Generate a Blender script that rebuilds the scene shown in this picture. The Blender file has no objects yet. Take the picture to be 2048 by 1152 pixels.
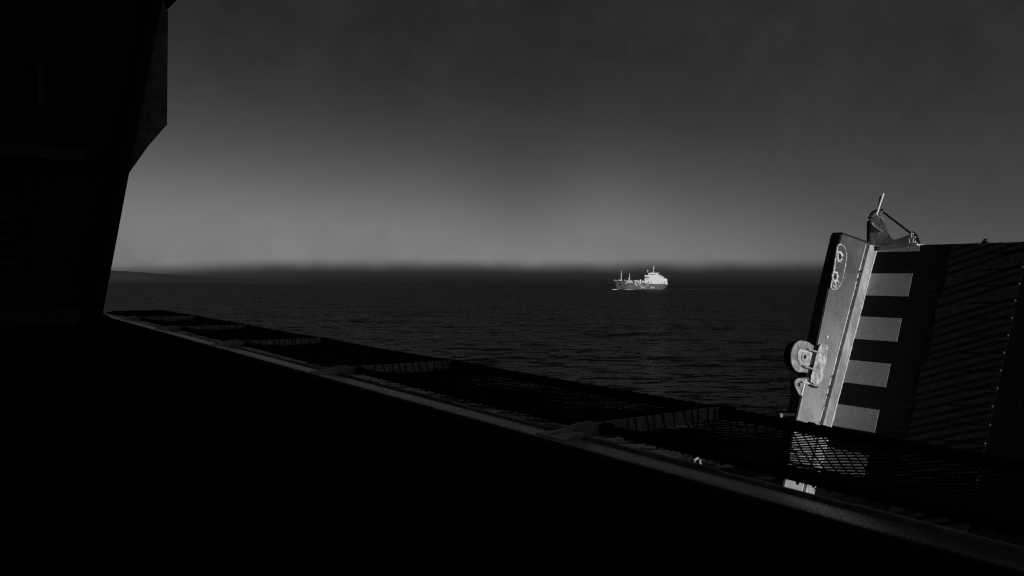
import bpy, math, random
from mathutils import Vector, Matrix
random.seed(7)
R = math.radians
C = bpy.context.scene.collection
S = bpy.context.scene

# ------------------------------------------------------------------ camera
CAM_H = 8.1
cd = bpy.data.cameras.new('camera'); cam = bpy.data.objects.new('camera', cd); C.objects.link(cam)
cam.location = (0, 0, CAM_H); cam.rotation_euler = (R(90), 0, 0)
cd.sensor_width = 36; cd.lens = 28.125; cd.shift_y = -6/2048
cd.clip_start = 0.05; cd.clip_end = 90000
cd.dof.use_dof = True; cd.dof.focus_distance = 13.0; cd.dof.aperture_fstop = 3.0
S.camera = cam
S.view_settings.view_transform = 'Standard'; S.view_settings.look = 'None'
S.view_settings.exposure = 0; S.view_settings.gamma = 1
S.cycles.max_bounces = 6
S.cycles.use_denoising = False
S.cycles.filter_width = 1.2

# deck frame: u = outboard, d = along the deck edge (away from camera), w = up
Lx = Vector((0.81826972, 0.57483447, 0)); Dx = Vector((-0.57479121, 0.81820813, 0.01226908)); Zx = Lx.cross(Dx)
FR = Matrix(((Lx.x, Dx.x, Zx.x, 0), (Lx.y, Dx.y, Zx.y, 0), (Lx.z, Dx.z, Zx.z, CAM_H), (0, 0, 0, 1)))

# sun: from behind the camera on the right, along the deck edge, low
SUN_EL = R(5.2)
sh = Vector((-Dx.x, -Dx.y, 0)).normalized() + 0.004*Vector((Lx.x, Lx.y, 0)); sh.normalize()
to_sun = Vector((sh.x*math.cos(SUN_EL), sh.y*math.cos(SUN_EL), math.sin(SUN_EL)))
ld = bpy.data.lights.new('sun', 'SUN'); ld.energy = 3.5; ld.angle = R(0.5); ld.color = (1, 0.995, 0.985)
lo = bpy.data.objects.new('sun', ld); C.objects.link(lo)
lo.rotation_euler = to_sun.to_track_quat('Z', 'Y').to_euler()


# ------------------------------------------------------------------ node expressions
class X:
    def __init__(s, nt, sock): s.nt, s.s = nt, sock
    def _m(s, op, *a, clamp=False):
        n = s.nt.nodes.new('ShaderNodeMath'); n.operation = op; n.use_clamp = clamp
        for i, v in enumerate((s,)+a):
            if isinstance(v, X): s.nt.links.new(v.s, n.inputs[i])
            else: n.inputs[i].default_value = v
        return X(s.nt, n.outputs[0])
    def __add__(s, o): return s._m('ADD', o)
    __radd__ = __add__
    def __mul__(s, o): return s._m('MULTIPLY', o)
    __rmul__ = __mul__
    def __sub__(s, o): return s._m('SUBTRACT', o)
    def __rsub__(s, o): return (s*-1.0)+o
    def __truediv__(s, o): return s._m('DIVIDE', o)
    def pow(s, o): return s._m('POWER', o)
    def sqrt(s): return s._m('SQRT')
    def max(s, o): return s._m('MAXIMUM', o)
    def min(s, o): return s._m('MINIMUM', o)
    def clamp(s): return s._m('ADD', 0.0, clamp=True)
    def exp(s): return s._m('EXPONENT')
    def step(s, a, b, lo=0.0, hi=1.0, kind='SMOOTHSTEP'):
        n = s.nt.nodes.new('ShaderNodeMapRange'); n.interpolation_type = kind
        s.nt.links.new(s.s, n.inputs[0])
        for i, v in zip((1, 2, 3, 4), (a, b, lo, hi)): n.inputs[i].default_value = v
        return X(s.nt, n.outputs[0])

def vec(nt, *a):
    n = nt.nodes.new('ShaderNodeCombineXYZ')
    for i, v in enumerate(a):
        if isinstance(v, X): nt.links.new(v.s, n.inputs[i])
        else: n.inputs[i].default_value = v
    return n.outputs[0]

def noise(nt, v, scale, detail=4, rough=0.5, dist=0.0):
    n = nt.nodes.new('ShaderNodeTexNoise'); n.inputs['Scale'].default_value = scale
    n.inputs['Detail'].default_value = detail; n.inputs['Roughness'].default_value = rough
    n.inputs['Distortion'].default_value = dist
    nt.links.new(v, n.inputs['Vector']); return X(nt, n.outputs[0])

def curve(nt, x, pts):
    n = nt.nodes.new('ShaderNodeValToRGB'); e = n.color_ramp.elements
    n.color_ramp.interpolation = 'B_SPLINE' if False else 'LINEAR'
    while len(e) < len(pts): e.new(0.5)
    for el, (p, v) in zip(e, pts): el.position = p; el.color = (v, v, v, 1)
    nt.links.new(x.s, n.inputs[0])
    b = nt.nodes.new('ShaderNodeRGBToBW'); nt.links.new(n.outputs[0], b.inputs[0]); return X(nt, b.outputs[0])


# ------------------------------------------------------------------ sky (fog over the sea, brighter band above the horizon)
W = bpy.data.worlds.new('World'); S.world = W; W.use_nodes = True
nt = W.node_tree; bg = nt.nodes['Background']
tc = nt.nodes.new('ShaderNodeTexCoord'); sp = nt.nodes.new('ShaderNodeSeparateXYZ'); nt.links.new(tc.outputs['Generated'], sp.inputs[0])
dx, dy, dz = (X(nt, sp.outputs[i]) for i in range(3))
hyp = (dx*dx+dy*dy).sqrt().max(0.001)
el = dz/hyp*1600.0                                   # tan(elevation), 1600 = one unit
az = dx._m('ARCTAN2', dy)                            # 0 = ahead, + to the right
pv = vec(nt, az, el*0.0008, 0.0)
# wisps lean: sheared coordinates, softly warped
wq = noise(nt, vec(nt, az*1.0, el/1600.0, 2.0), 3.0, 2, 0.5)-0.5
ex = el/1600.0
n1 = noise(nt, vec(nt, az+ex*0.5, ex*1.0, 0.0), 2.4, 2, 0.4, 0.2)-0.5
n2 = noise(nt, vec(nt, az*1.15-ex*0.55+wq*0.12, ex*1.1+az*0.25+wq*0.10, 4.2), 6.0, 4, 0.5, 0.5)-0.5
n3 = noise(nt, vec(nt, az*1.2-ex*0.7+wq*0.10, ex*0.9+az*0.45, 9.0), 15.0, 5, 0.55, 0.7)-0.5
n5 = noise(nt, vec(nt, az, ex*1.5, 7.0), 22.0, 4, 0.55)-0.5
mass = ((((az-0.22)/0.20).pow(2.0) + ((ex-0.205)/0.085).pow(2.0))*-1.0).exp()   # darker smoky mass, upper right of the middle
puff = (((az-0.005)/0.065).pow(2.0)*-1.0).exp()*16.0 - (((az-0.135)/0.075).pow(2.0)*-1.0).exp()*20.0        # low dark cloud hanging right of the middle
lift = az.step(-0.50, 0.36, -22.0, 98.0, 'LINEAR')
elw = el + n1*34.0 + n2*70.0 + n3*62.0 + puff + lift
glow = curve(nt, (elw/700.0).clamp(), [(0, .30), (.06, .318), (.13, .322), (.19, .305), (.25, .262), (.31, .203), (.37, .150), (.44, .100), (.52, .06), (.62, .03), (.74, .010), (1, .0)])
azf = curve(nt, ((az+1.6)/3.2).clamp(), [(0, .9), (.15, .7), (.30, .84), (.40, .97), (.47, 1.0), (.53, .99), (.585, .88), (.64, .55), (.70, .34), (.80, .5), (1, .9)])
dome = 0.163 + n1*0.018 + n2*0.05 + n3*0.055 + el.step(120, 600, 0.034, 0.0) + az.step(0.05, 0.45, 0.0, 0.016)
behind = dy.step(-0.4, 0.1, 0.75, 1.0)
sky = dome*behind + glow*0.90*azf*(1.0+n2*0.10+n3*0.05)
# fog bank lying on the horizon
edge = 39.0 - az.step(-0.48, -0.28, 13.0, 0.0) + n5*9.0 + (noise(nt, vec(nt, az, 0.0, 3.0), 5.0, 3)-0.5)*18.0
band = (el-edge)._m('DIVIDE', 14.0)
bm = band.step(-1.3, 1.2)                            # 0 in the bank, 1 above
bankv = el.step(0, 60, 0.128, 0.262, 'LINEAR') + az.step(-0.5, -0.15, 0.035, 0.0)
v = bankv*(1.0-bm) + sky*bm
lum = v.max(0.0).pow(2.2)
ns = nt.nodes.new('ShaderNodeTexSky'); ns.sky_type = 'NISHITA'; ns.sun_disc = False
ns.sun_elevation = SUN_EL; ns.sun_rotation = math.atan2(to_sun.x, to_sun.y); ns.dust_density = 4
nb = nt.nodes.new('ShaderNodeRGBToBW'); nt.links.new(ns.outputs[0], nb.inputs[0])
# the fog lets almost none of the clear sky above it through
tot = lum*10.0 + X(nt, nb.outputs[0])*0.006
nt.links.new(tot.s, bg.inputs['Color']); bg.inputs['Strength'].default_value = 0.1


# ------------------------------------------------------------------ materials
def mat(name, base, rough=0.6, var=0.25, scale=6.0, metallic=0.0, bump=0.0, bscale=40.0, spec=0.5, streak=None, chips=0.0):
    m = bpy.data.materials.new(name); m.use_nodes = True; t = m.node_tree
    p = t.nodes['Principled BSDF']; g = t.nodes.new('ShaderNodeTexCoord')
    n = noise(t, g.outputs['Object'], scale, 6, 0.6)
    b = n.step(0.3, 0.7, base*(1-var), base*(1+var), 'LINEAR')
    if streak:
        mp = t.nodes.new('ShaderNodeMapping'); mp.inputs['Scale'].default_value = streak
        t.links.new(g.outputs['Object'], mp.inputs[0])
        b = b*noise(t, mp.outputs[0], 1.0, 5, 0.65).step(0.35, 0.65, 0.62, 1.18)
    if chips:                                            # paint chipped off in spots, scuffs along the ramp
        k1 = noise(t, g.outputs['Object'], 26.0, 5, 0.7).step(0.66, 0.70, 0.0, chips)
        k2 = noise(t, g.outputs['Object'], 5.0, 5, 0.7).step(0.52, 0.72, 0.0, chips*0.4)
        b = b*(1.0-k1)*(1.0-k2)
    t.links.new(b.s, p.inputs['Base Color'])
    t.links.new(n.step(0.2, 0.8, rough*0.8, min(1, rough*1.2), 'LINEAR').s, p.inputs['Roughness'])
    p.inputs['Metallic'].default_value = metallic; p.inputs['Specular IOR Level'].default_value = spec
    if bump:
        bn = t.nodes.new('ShaderNodeBump'); bn.inputs['Strength'].default_value = bump; bn.inputs['Distance'].default_value = 0.01
        t.links.new(noise(t, g.outputs['Object'], bscale, 5, 0.6).s, bn.inputs['Height'])
        t.links.new(bn.outputs[0], p.inputs['Normal'])
    return m

M = dict(
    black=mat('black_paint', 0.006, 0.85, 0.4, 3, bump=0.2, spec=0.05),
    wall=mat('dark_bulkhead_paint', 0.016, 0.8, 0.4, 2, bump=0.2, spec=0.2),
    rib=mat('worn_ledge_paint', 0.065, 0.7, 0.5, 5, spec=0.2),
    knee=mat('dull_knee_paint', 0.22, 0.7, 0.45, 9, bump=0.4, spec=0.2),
    gutter=mat('deck_edge_grey', 0.20, 0.33, 0.35, 3, bump=0.25, bscale=25, streak=(3, .5, 3)),
    lip=mat('worn_light_lip', 0.42, 0.5, 0.5, 9, streak=(2, 2.5, 2)),
    rope=mat('tarred_rope', 0.010, 0.9, 0.3, 30, spec=0.15),
    net=mat('black_netting_cord', 0.008, 0.9, 0.3, 30, spec=0.15),
    arm=mat('net_arm_grey', 0.62, 0.55, 0.3, 8, spec=0.3),
    white=mat('stripe_white_paint', 0.56, 0.7, 0.10, 7, bump=0.05, spec=0.25, chips=0.7),
    face=mat('ramp_dark_paint', 0.012, 0.7, 0.35, 5, bump=0.25, spec=0.15),
    tread=mat('anti_skid_coating', 0.024, 0.75, 0.5, 25, bump=0.5, bscale=80, spec=0.25),
    ridge=mat('worn_ridge', 0.010, 0.8, 0.4, 25, spec=0.1),
    bead=mat('bare_weld', 0.50, 0.5, 0.4, 30, bump=0.5, bscale=90),
    spot=mat('dull_weld_spot', 0.045, 0.6, 0.6, 30),
    bar=mat('edge_bar_paint', 0.30, 0.5, 0.2, 12, streak=(8, 8, 2)),
    sheavepl=mat('galvanised_cheek', 0.27, 0.5, 0.55, 16, bump=0.4, bscale=60, streak=(14, 14, 9)),
    pad=mat('scuffed_pad', 0.36, 0.55, 0.6, 20, bump=0.6, bscale=60, streak=(30, 30, 12)),
    bright=mat('bright_steel', 0.55, 0.35, 0.2, 20),
    dark=mat('dark_steel', 0.015, 0.5, 0.3, 20, spec=0.3),
    brk=mat('bracket_grey', 0.66, 0.55, 0.35, 9, bump=0.2),
    sh_white=mat('ship_white', 0.55, 0.6, 0.07, 0.4, spec=0.2),
    sh_grey=mat('ship_light_grey', 0.40, 0.6, 0.2, 0.5, spec=0.2),
    sh_hull=mat('ship_hull_paint', 0.066, 0.6, 0.22, 0.12, streak=(.25, .25, .06), spec=0.2),
    sh_boot=mat('ship_boot_topping', 0.022, 0.6, 0.2, 0.2, spec=0.2),
    sh_dark=mat('ship_dark', 0.010, 0.6, 0.2, 0.5, spec=0.2),
    foam=mat('foam', 0.8, 0.9, 0.15, 0.5),
    wake=mat('wake_foam', 0.055, 0.9, 0.5, 0.3),
    hill=mat('hazy_hill', 0.085, 1.0, 0.12, 0.0008, spec=0.0),
    deck=mat('deck_paint', 0.012, 0.8, 0.4, 3, spec=0.2),
)

# flange paint: grey, darkening with height, darker still past a step near the top
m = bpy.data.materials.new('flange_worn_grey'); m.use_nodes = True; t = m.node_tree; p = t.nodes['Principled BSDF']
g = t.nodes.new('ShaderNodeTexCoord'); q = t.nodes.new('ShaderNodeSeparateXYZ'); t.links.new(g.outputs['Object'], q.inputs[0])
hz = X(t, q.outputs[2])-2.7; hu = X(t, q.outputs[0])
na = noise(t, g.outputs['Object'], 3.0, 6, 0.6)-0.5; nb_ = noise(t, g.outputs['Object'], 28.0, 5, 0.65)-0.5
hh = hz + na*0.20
tone = hh.step(-1.0, 0.05, 0.238, 0.088)
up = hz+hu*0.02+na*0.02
mask = up.step(0.066, 0.074)     # edge of the darker upper length (w about -0.02)
fcol = tone*(1.0-mask*0.22)*(1.0+na*1.0+nb_*0.7)
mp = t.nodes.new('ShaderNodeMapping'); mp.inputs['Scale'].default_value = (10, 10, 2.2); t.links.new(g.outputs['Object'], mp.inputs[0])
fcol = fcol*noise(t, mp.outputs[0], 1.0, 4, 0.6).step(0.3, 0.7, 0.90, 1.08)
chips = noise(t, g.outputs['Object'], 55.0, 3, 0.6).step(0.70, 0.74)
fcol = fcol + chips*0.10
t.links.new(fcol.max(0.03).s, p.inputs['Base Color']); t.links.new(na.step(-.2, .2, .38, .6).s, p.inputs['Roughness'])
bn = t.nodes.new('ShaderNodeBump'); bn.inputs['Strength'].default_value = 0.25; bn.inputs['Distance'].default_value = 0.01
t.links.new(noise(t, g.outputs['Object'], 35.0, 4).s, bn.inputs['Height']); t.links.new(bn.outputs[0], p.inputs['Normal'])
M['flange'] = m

# sea
m = bpy.data.materials.new('sea_water'); m.use_nodes = True; t = m.node_tree; p = t.nodes['Principled BSDF']
g = t.nodes.new('ShaderNodeTexCoord')
t.nodes.remove(p)
def slopes(sx, sy, rot, detail, rough, off):
    mp = t.nodes.new('ShaderNodeMapping'); mp.inputs['Scale'].default_value = (sx, sy, 1); mp.inputs['Rotation'].default_value = (0, 0, R(rot)); mp.inputs['Location'].default_value = (off, off, off)
    t.links.new(g.outputs['Object'], mp.inputs[0])
    n_ = t.nodes.new('ShaderNodeTexNoise'); n_.inputs['Scale'].default_value = 1; n_.inputs['Detail'].default_value = detail; n_.inputs['Roughness'].default_value = rough; n_.inputs['Distortion'].default_value = 0.4
    t.links.new(mp.outputs[0], n_.inputs['Vector'])
    sp_ = t.nodes.new('ShaderNodeSeparateColor'); t.links.new(n_.outputs[1], sp_.inputs[0])
    return X(t, sp_.outputs[0])-0.5, X(t, sp_.outputs[1])-0.5
# wave slopes: swell, wind waves, ripples
a1, b1 = slopes(.05, .16, 6, 3, 0.5, 0); a2, b2 = slopes(.30, .85, -10, 4, 0.55, 31); a3, b3 = slopes(1.5, 3.2, 14, 3, 0.6, 57)
slx = a1*0.5 + a2*1.2 + a3*0.9
sly = b1*0.7 + b2*1.5 + b3*1.0
nv = t.nodes.new('ShaderNodeVectorMath'); nv.operation = 'NORMALIZE'; t.links.new(vec(t, slx, sly, 1.0), nv.inputs[0])
gl = t.nodes.new('ShaderNodeBsdfGlossy'); gl.inputs['Color'].default_value = (.23, .23, .23, 1); gl.inputs['Roughness'].default_value = 0.22
df = t.nodes.new('ShaderNodeBsdfDiffuse'); df.inputs['Color'].default_value = (.006, .006, .006, 1)
fr = t.nodes.new('ShaderNodeFresnel'); fr.inputs['IOR'].default_value = 1.33
mx = t.nodes.new('ShaderNodeMixShader'); t.links.new(fr.outputs[0], mx.inputs[0]); t.links.new(df.outputs[0], mx.inputs[1]); t.links.new(gl.outputs[0], mx.inputs[2])
for n_ in (gl, fr): t.links.new(nv.outputs[0], n_.inputs['Normal'])
t.links.new(mx.outputs[0], t.nodes['Material Output'].inputs['Surface'])
M['sea'] = m


# ------------------------------------------------------------------ mesh helpers
class MB:
    def __init__(s, base=(0, 0, 0)): s.v, s.f, s.b = [], [], Vector(base)
    def add(s, vs, fs):
        o = len(s.v); s.v += [Vector(x)-s.b for x in vs]; s.f += [tuple(i+o for i in f) for f in fs]
    def box(s, a, b):
        (x0, y0, z0), (x1, y1, z1) = a, b
        s.add([(x0, y0, z0), (x1, y0, z0), (x1, y1, z0), (x0, y1, z0), (x0, y0, z1), (x1, y0, z1), (x1, y1, z1), (x0, y1, z1)],
              [(3, 2, 1, 0), (4, 5, 6, 7), (0, 1, 5, 4), (1, 2, 6, 5), (2, 3, 7, 6), (3, 0, 4, 7)])
    def prism(s, pts, axis, a, b):
        def P(q, h): return (h, q[0], q[1]) if axis == 0 else (q[0], h, q[1]) if axis == 1 else (q[0], q[1], h)
        n = len(pts)
        s.add([P(q, a) for q in pts]+[P(q, b) for q in pts],
              [tuple(range(n))[::-1], tuple(range(n, 2*n))]+[(i, (i+1) % n, n+(i+1) % n, n+i) for i in range(n)])
    def tube(s, pts, r, n=8, cap=True, rr=None):
        pts = [Vector(x) for x in pts]; vs, fs = [], []
        for i, x in enumerate(pts):
            tg = (pts[min(i+1, len(pts)-1)]-pts[max(i-1, 0)]).normalized()
            a = tg.cross(Vector((0.13, 0.21, 0.97)) if abs(tg.z) < 0.9 else Vector((0.97, 0.2, 0.1))).normalized(); b = tg.cross(a)
            ri = rr[i] if rr else r
            for k in range(n):
                c = 2*math.pi*k/n; vs.append(x+(a*math.cos(c)+b*math.sin(c))*ri)
        for i in range(len(pts)-1):
            for k in range(n):
                fs.append((i*n+k, i*n+(k+1) % n, (i+1)*n+(k+1) % n, (i+1)*n+k))
        if cap: fs += [tuple(range(n))[::-1], tuple((len(pts)-1)*n+k for k in range(n))]
        s.add(vs, fs)
    def ball(s, c, r, n=10):
        vs, fs = [], []
        for i in range(n+1):
            a = math.pi*i/n
            for k in range(2*n):
                b = math.pi*k/n; vs.append((c[0]+r*math.sin(a)*math.cos(b), c[1]+r*math.sin(a)*math.sin(b), c[2]+r*math.cos(a)))
        for i in range(n):
            for k in range(2*n): fs.append((i*2*n+k, (i+1)*2*n+k, (i+1)*2*n+(k+1) % (2*n), i*2*n+(k+1) % (2*n)))
        s.add(vs, fs)
    def build(s, name, m, parent=None, frame=None, smooth=40, bevel=0.0):
        me = bpy.data.meshes.new(name); me.from_pydata([tuple(x) for x in s.v], [], s.f); me.update()
        import bmesh
        bm = bmesh.new(); bm.from_mesh(me); bmesh.ops.recalc_face_normals(bm, faces=bm.faces); bm.to_mesh(me); bm.free()
        o = bpy.data.objects.new(name, me); C.objects.link(o); me.materials.append(m)
        if smooth: me.shade_smooth(); me.set_sharp_from_angle(angle=R(smooth))
        if parent: o.parent = parent
        if frame is not None: o.matrix_world = frame @ Matrix.Translation(s.b)
        if bevel:
            bv = o.modifiers.new('bevel', 'BEVEL'); bv.width = bevel; bv.segments = 2; bv.limit_method = 'ANGLE'
        return o

def tag(o, label, cat, group=None, kind=None):
    if label: o['label'] = label
    if cat: o['category'] = cat
    if group: o['group'] = group
    if kind: o['kind'] = kind
    return o

def thing(name, label, cat, base, frame=None, group=None):
    o = bpy.data.objects.new(name, None); C.objects.link(o); o.empty_display_size = 0.2
    o.matrix_world = (frame if frame is not None else Matrix()) @ Matrix.Translation(base)
    return tag(o, label, cat, group)


# ================================================================== SETTING
# sea: one sheet to the horizon
mb = MB(); RR = [0.5, 60, 300, 1500, 6000, 20000, 70000]; N = 64
vs = [(0, 0, 0)]; fs = []
for r in RR: vs += [(r*math.cos(2*math.pi*k/N), r*math.sin(2*math.pi*k/N), 0) for k in range(N)]
fs += [(0, 1+k, 1+(k+1) % N) for k in range(N)]
for i in range(len(RR)-1): fs += [(1+i*N+k, 1+(i+1)*N+k, 1+(i+1)*N+(k+1) % N, 1+i*N+(k+1) % N) for k in range(N)]
mb.add(vs, fs); sea = mb.build('sea', M['sea'], smooth=0); sea['kind'] = 'structure'

# hills fading into the fog, far left
mb = MB(); top = []; YH = 14000.0
def ridge(px, py): return ((px-1024)/1600*YH, (568-py)/1600*YH+8)
prof = [(-260, 470), (-120, 490), (0, 502), (90, 508), (160, 513), (205, 517), (230, 518), (250, 521), (275, 528), (305, 533), (345, 538), (390, 541), (440, 546), (500, 551), (580, 557), (660, 562), (760, 569), (800, 580)]
pts = [ridge(*q) for q in prof]; cs = []
for i in range(len(pts)-1):
    for k in range(8):
        tt = k/8; x = pts[i][0]*(1-tt)+pts[i+1][0]*tt; z = pts[i][1]*(1-tt)+pts[i+1][1]*tt
        cs.append((x, z+random.uniform(-4, 4)))
n = len(cs)
rows = [(0, -0.03), (1000, .10), (1900, .30), (2400, .58), (2800, 1.0), (3900, .9), (5200, 0)]
vs = []; fs = []
for j, (yy, s_) in enumerate(rows):
    for (x, z) in cs: vs.append((x*(1+yy/YH), YH-2800+yy, max(-30, z*s_*(1+(yy-2800)/YH)*(1+random.uniform(-.015, .015)*(s_ < 1)))))
for j in range(len(rows)-1):
    for i in range(n-1): fs.append((j*n+i, j*n+i+1, (j+1)*n+i+1, (j+1)*n+i))
mb.add(vs, fs); o = mb.build('hills', M['hill']); o['kind'] = 'structure'

# the ferry's own deck under the camera
mb = MB((0, 0, -1.6)); mb.box((-6, -5, -1.75), (1.5, 1.6, -1.6)); mb.box((-6, 1.6, -6.1), (1.5, 12.0, -6.0))
o = mb.build('deck', M['deck'], frame=FR); o['kind'] = 'structure'

# ------------------------------------------------------------------ ferry hull: side, deck edge gutter, added unseen sun blocker behind the camera
base = (3.5, 12, -8.0)
hull = thing('ferry_hull', 'dark ferry hull with a dull grey gutter running along its deck edge', 'ship hull', base, FR)
prof = [(1.66, -1.0), (3.02, -1.018), (3.09, -1.018)]+[(3.09+.028*i, -1.018-.50*(.028*i)**2) for i in range(1, 11)]+[(3.395, -1.060), (3.42, -1.057), (3.425, -1.08), (3.40, -1.16), (1.66, -1.16)]
mb = MB(base); mb.prism(prof, 1, -5, 25.4); mb.build('gutter', M['gutter'], hull, smooth=60)
mb = MB(base)
for k in range(150):                                   # worn, broken light lip along the outer edge
    a = -4.5+k*0.2; mb.box((3.405, a, -1.070), (3.4235, a+0.198, -1.037+random.uniform(-.006, .004)))
mb.build('lip', M['lip'], hull, bevel=0.004)
mb = MB(base); mb.box((-8, -14, -8.4), (3.39, 26, -1.165)); mb.build('side_plating', M['black'], hull)
mb = MB(base); mb.box((3.395, 4.5, -8.4), (5.58, 25, -1.78)); mb.box((3.395, -5, -8.4), (5.3, 4.495, -2.75)); mb.build('sponson', M['black'], hull, bevel=0.04)
mb = MB(base)
mb.box((-9, -24, -8.4), (5.15, -14.2, 11.5)); mb.box((-9.2, -24.2, 11.5), (5.1, -14.0, 11.8))  # unseen mass added behind the camera, sized to shade nets and deck
mb.build('sun_blocker', M['black'], hull, bevel=0.05)
for k in range(5): mb = MB(base); mb.box((-6+k*2.2, -14.19, 0.6), (-4.6+k*2.2, -14.15, 1.9)); mb.build('window', M['dark'], hull, bevel=0.02)  # panes on the added unseen block

# ------------------------------------------------------------------ bulwark, black inside
base = (1.5, 5, -1.6)
bw = thing('bulwark', 'black steel bulwark filling the lower foreground with a straight sloping top edge', 'bulwark', base, FR)
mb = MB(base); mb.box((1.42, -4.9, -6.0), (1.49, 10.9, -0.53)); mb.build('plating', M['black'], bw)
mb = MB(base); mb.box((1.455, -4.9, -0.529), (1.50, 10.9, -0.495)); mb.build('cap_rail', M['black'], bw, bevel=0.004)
for k in range(6):
    a = 0.4+k*1.9
    mb = MB(base); mb.prism([(1.419, -0.53), (1.419, -2.4), (1.20, -2.4), (1.38, -0.53)], 1, a, a+0.02); mb.build('stay', M['black'], bw)

# ------------------------------------------------------------------ leaning bulkhead at the left
base = (0.4, 10.92, -1.6)
bk = thing('bulkhead', 'black leaning steel bulkhead at the left edge with faint ledges and an angular knee plate', 'bulkhead', base, FR)
mb = MB(base)
mb.prism([(-5, -6.0), (1.625, -6.0), (1.625, -0.53), (1.515, -0.47), (1.79, 1.20), (2.02, 2.2), (2.25, 3.36), (2.44, 3.60), (2.9, 4.6), (-5, 4.6)], 1, 10.92, 11.02)
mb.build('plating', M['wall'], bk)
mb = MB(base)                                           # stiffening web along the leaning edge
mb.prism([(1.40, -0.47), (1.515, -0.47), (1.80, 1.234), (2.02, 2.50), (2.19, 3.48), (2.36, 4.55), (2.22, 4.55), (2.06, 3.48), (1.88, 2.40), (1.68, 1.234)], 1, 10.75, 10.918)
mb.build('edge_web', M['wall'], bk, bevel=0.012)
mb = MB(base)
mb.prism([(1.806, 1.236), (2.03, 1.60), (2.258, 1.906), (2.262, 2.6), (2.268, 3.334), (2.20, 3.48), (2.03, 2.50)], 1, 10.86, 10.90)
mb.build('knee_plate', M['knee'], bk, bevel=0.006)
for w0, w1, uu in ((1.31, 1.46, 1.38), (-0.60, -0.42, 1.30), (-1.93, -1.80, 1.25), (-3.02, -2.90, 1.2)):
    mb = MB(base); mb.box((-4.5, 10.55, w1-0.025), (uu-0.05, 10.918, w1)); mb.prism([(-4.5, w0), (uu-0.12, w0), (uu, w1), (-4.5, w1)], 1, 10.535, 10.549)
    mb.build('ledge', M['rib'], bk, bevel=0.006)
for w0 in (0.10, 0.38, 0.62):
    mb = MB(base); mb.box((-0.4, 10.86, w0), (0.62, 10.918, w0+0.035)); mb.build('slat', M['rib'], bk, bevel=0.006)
mb = MB(base); mb.tube([(0.88, 10.84, 1.95), (0.87, 10.84, 2.35), (0.82, 10.84, 2.5), (0.80, 10.84, 2.56)], 0.035, 10); mb.build('pipe', M['rib'], bk)

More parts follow.
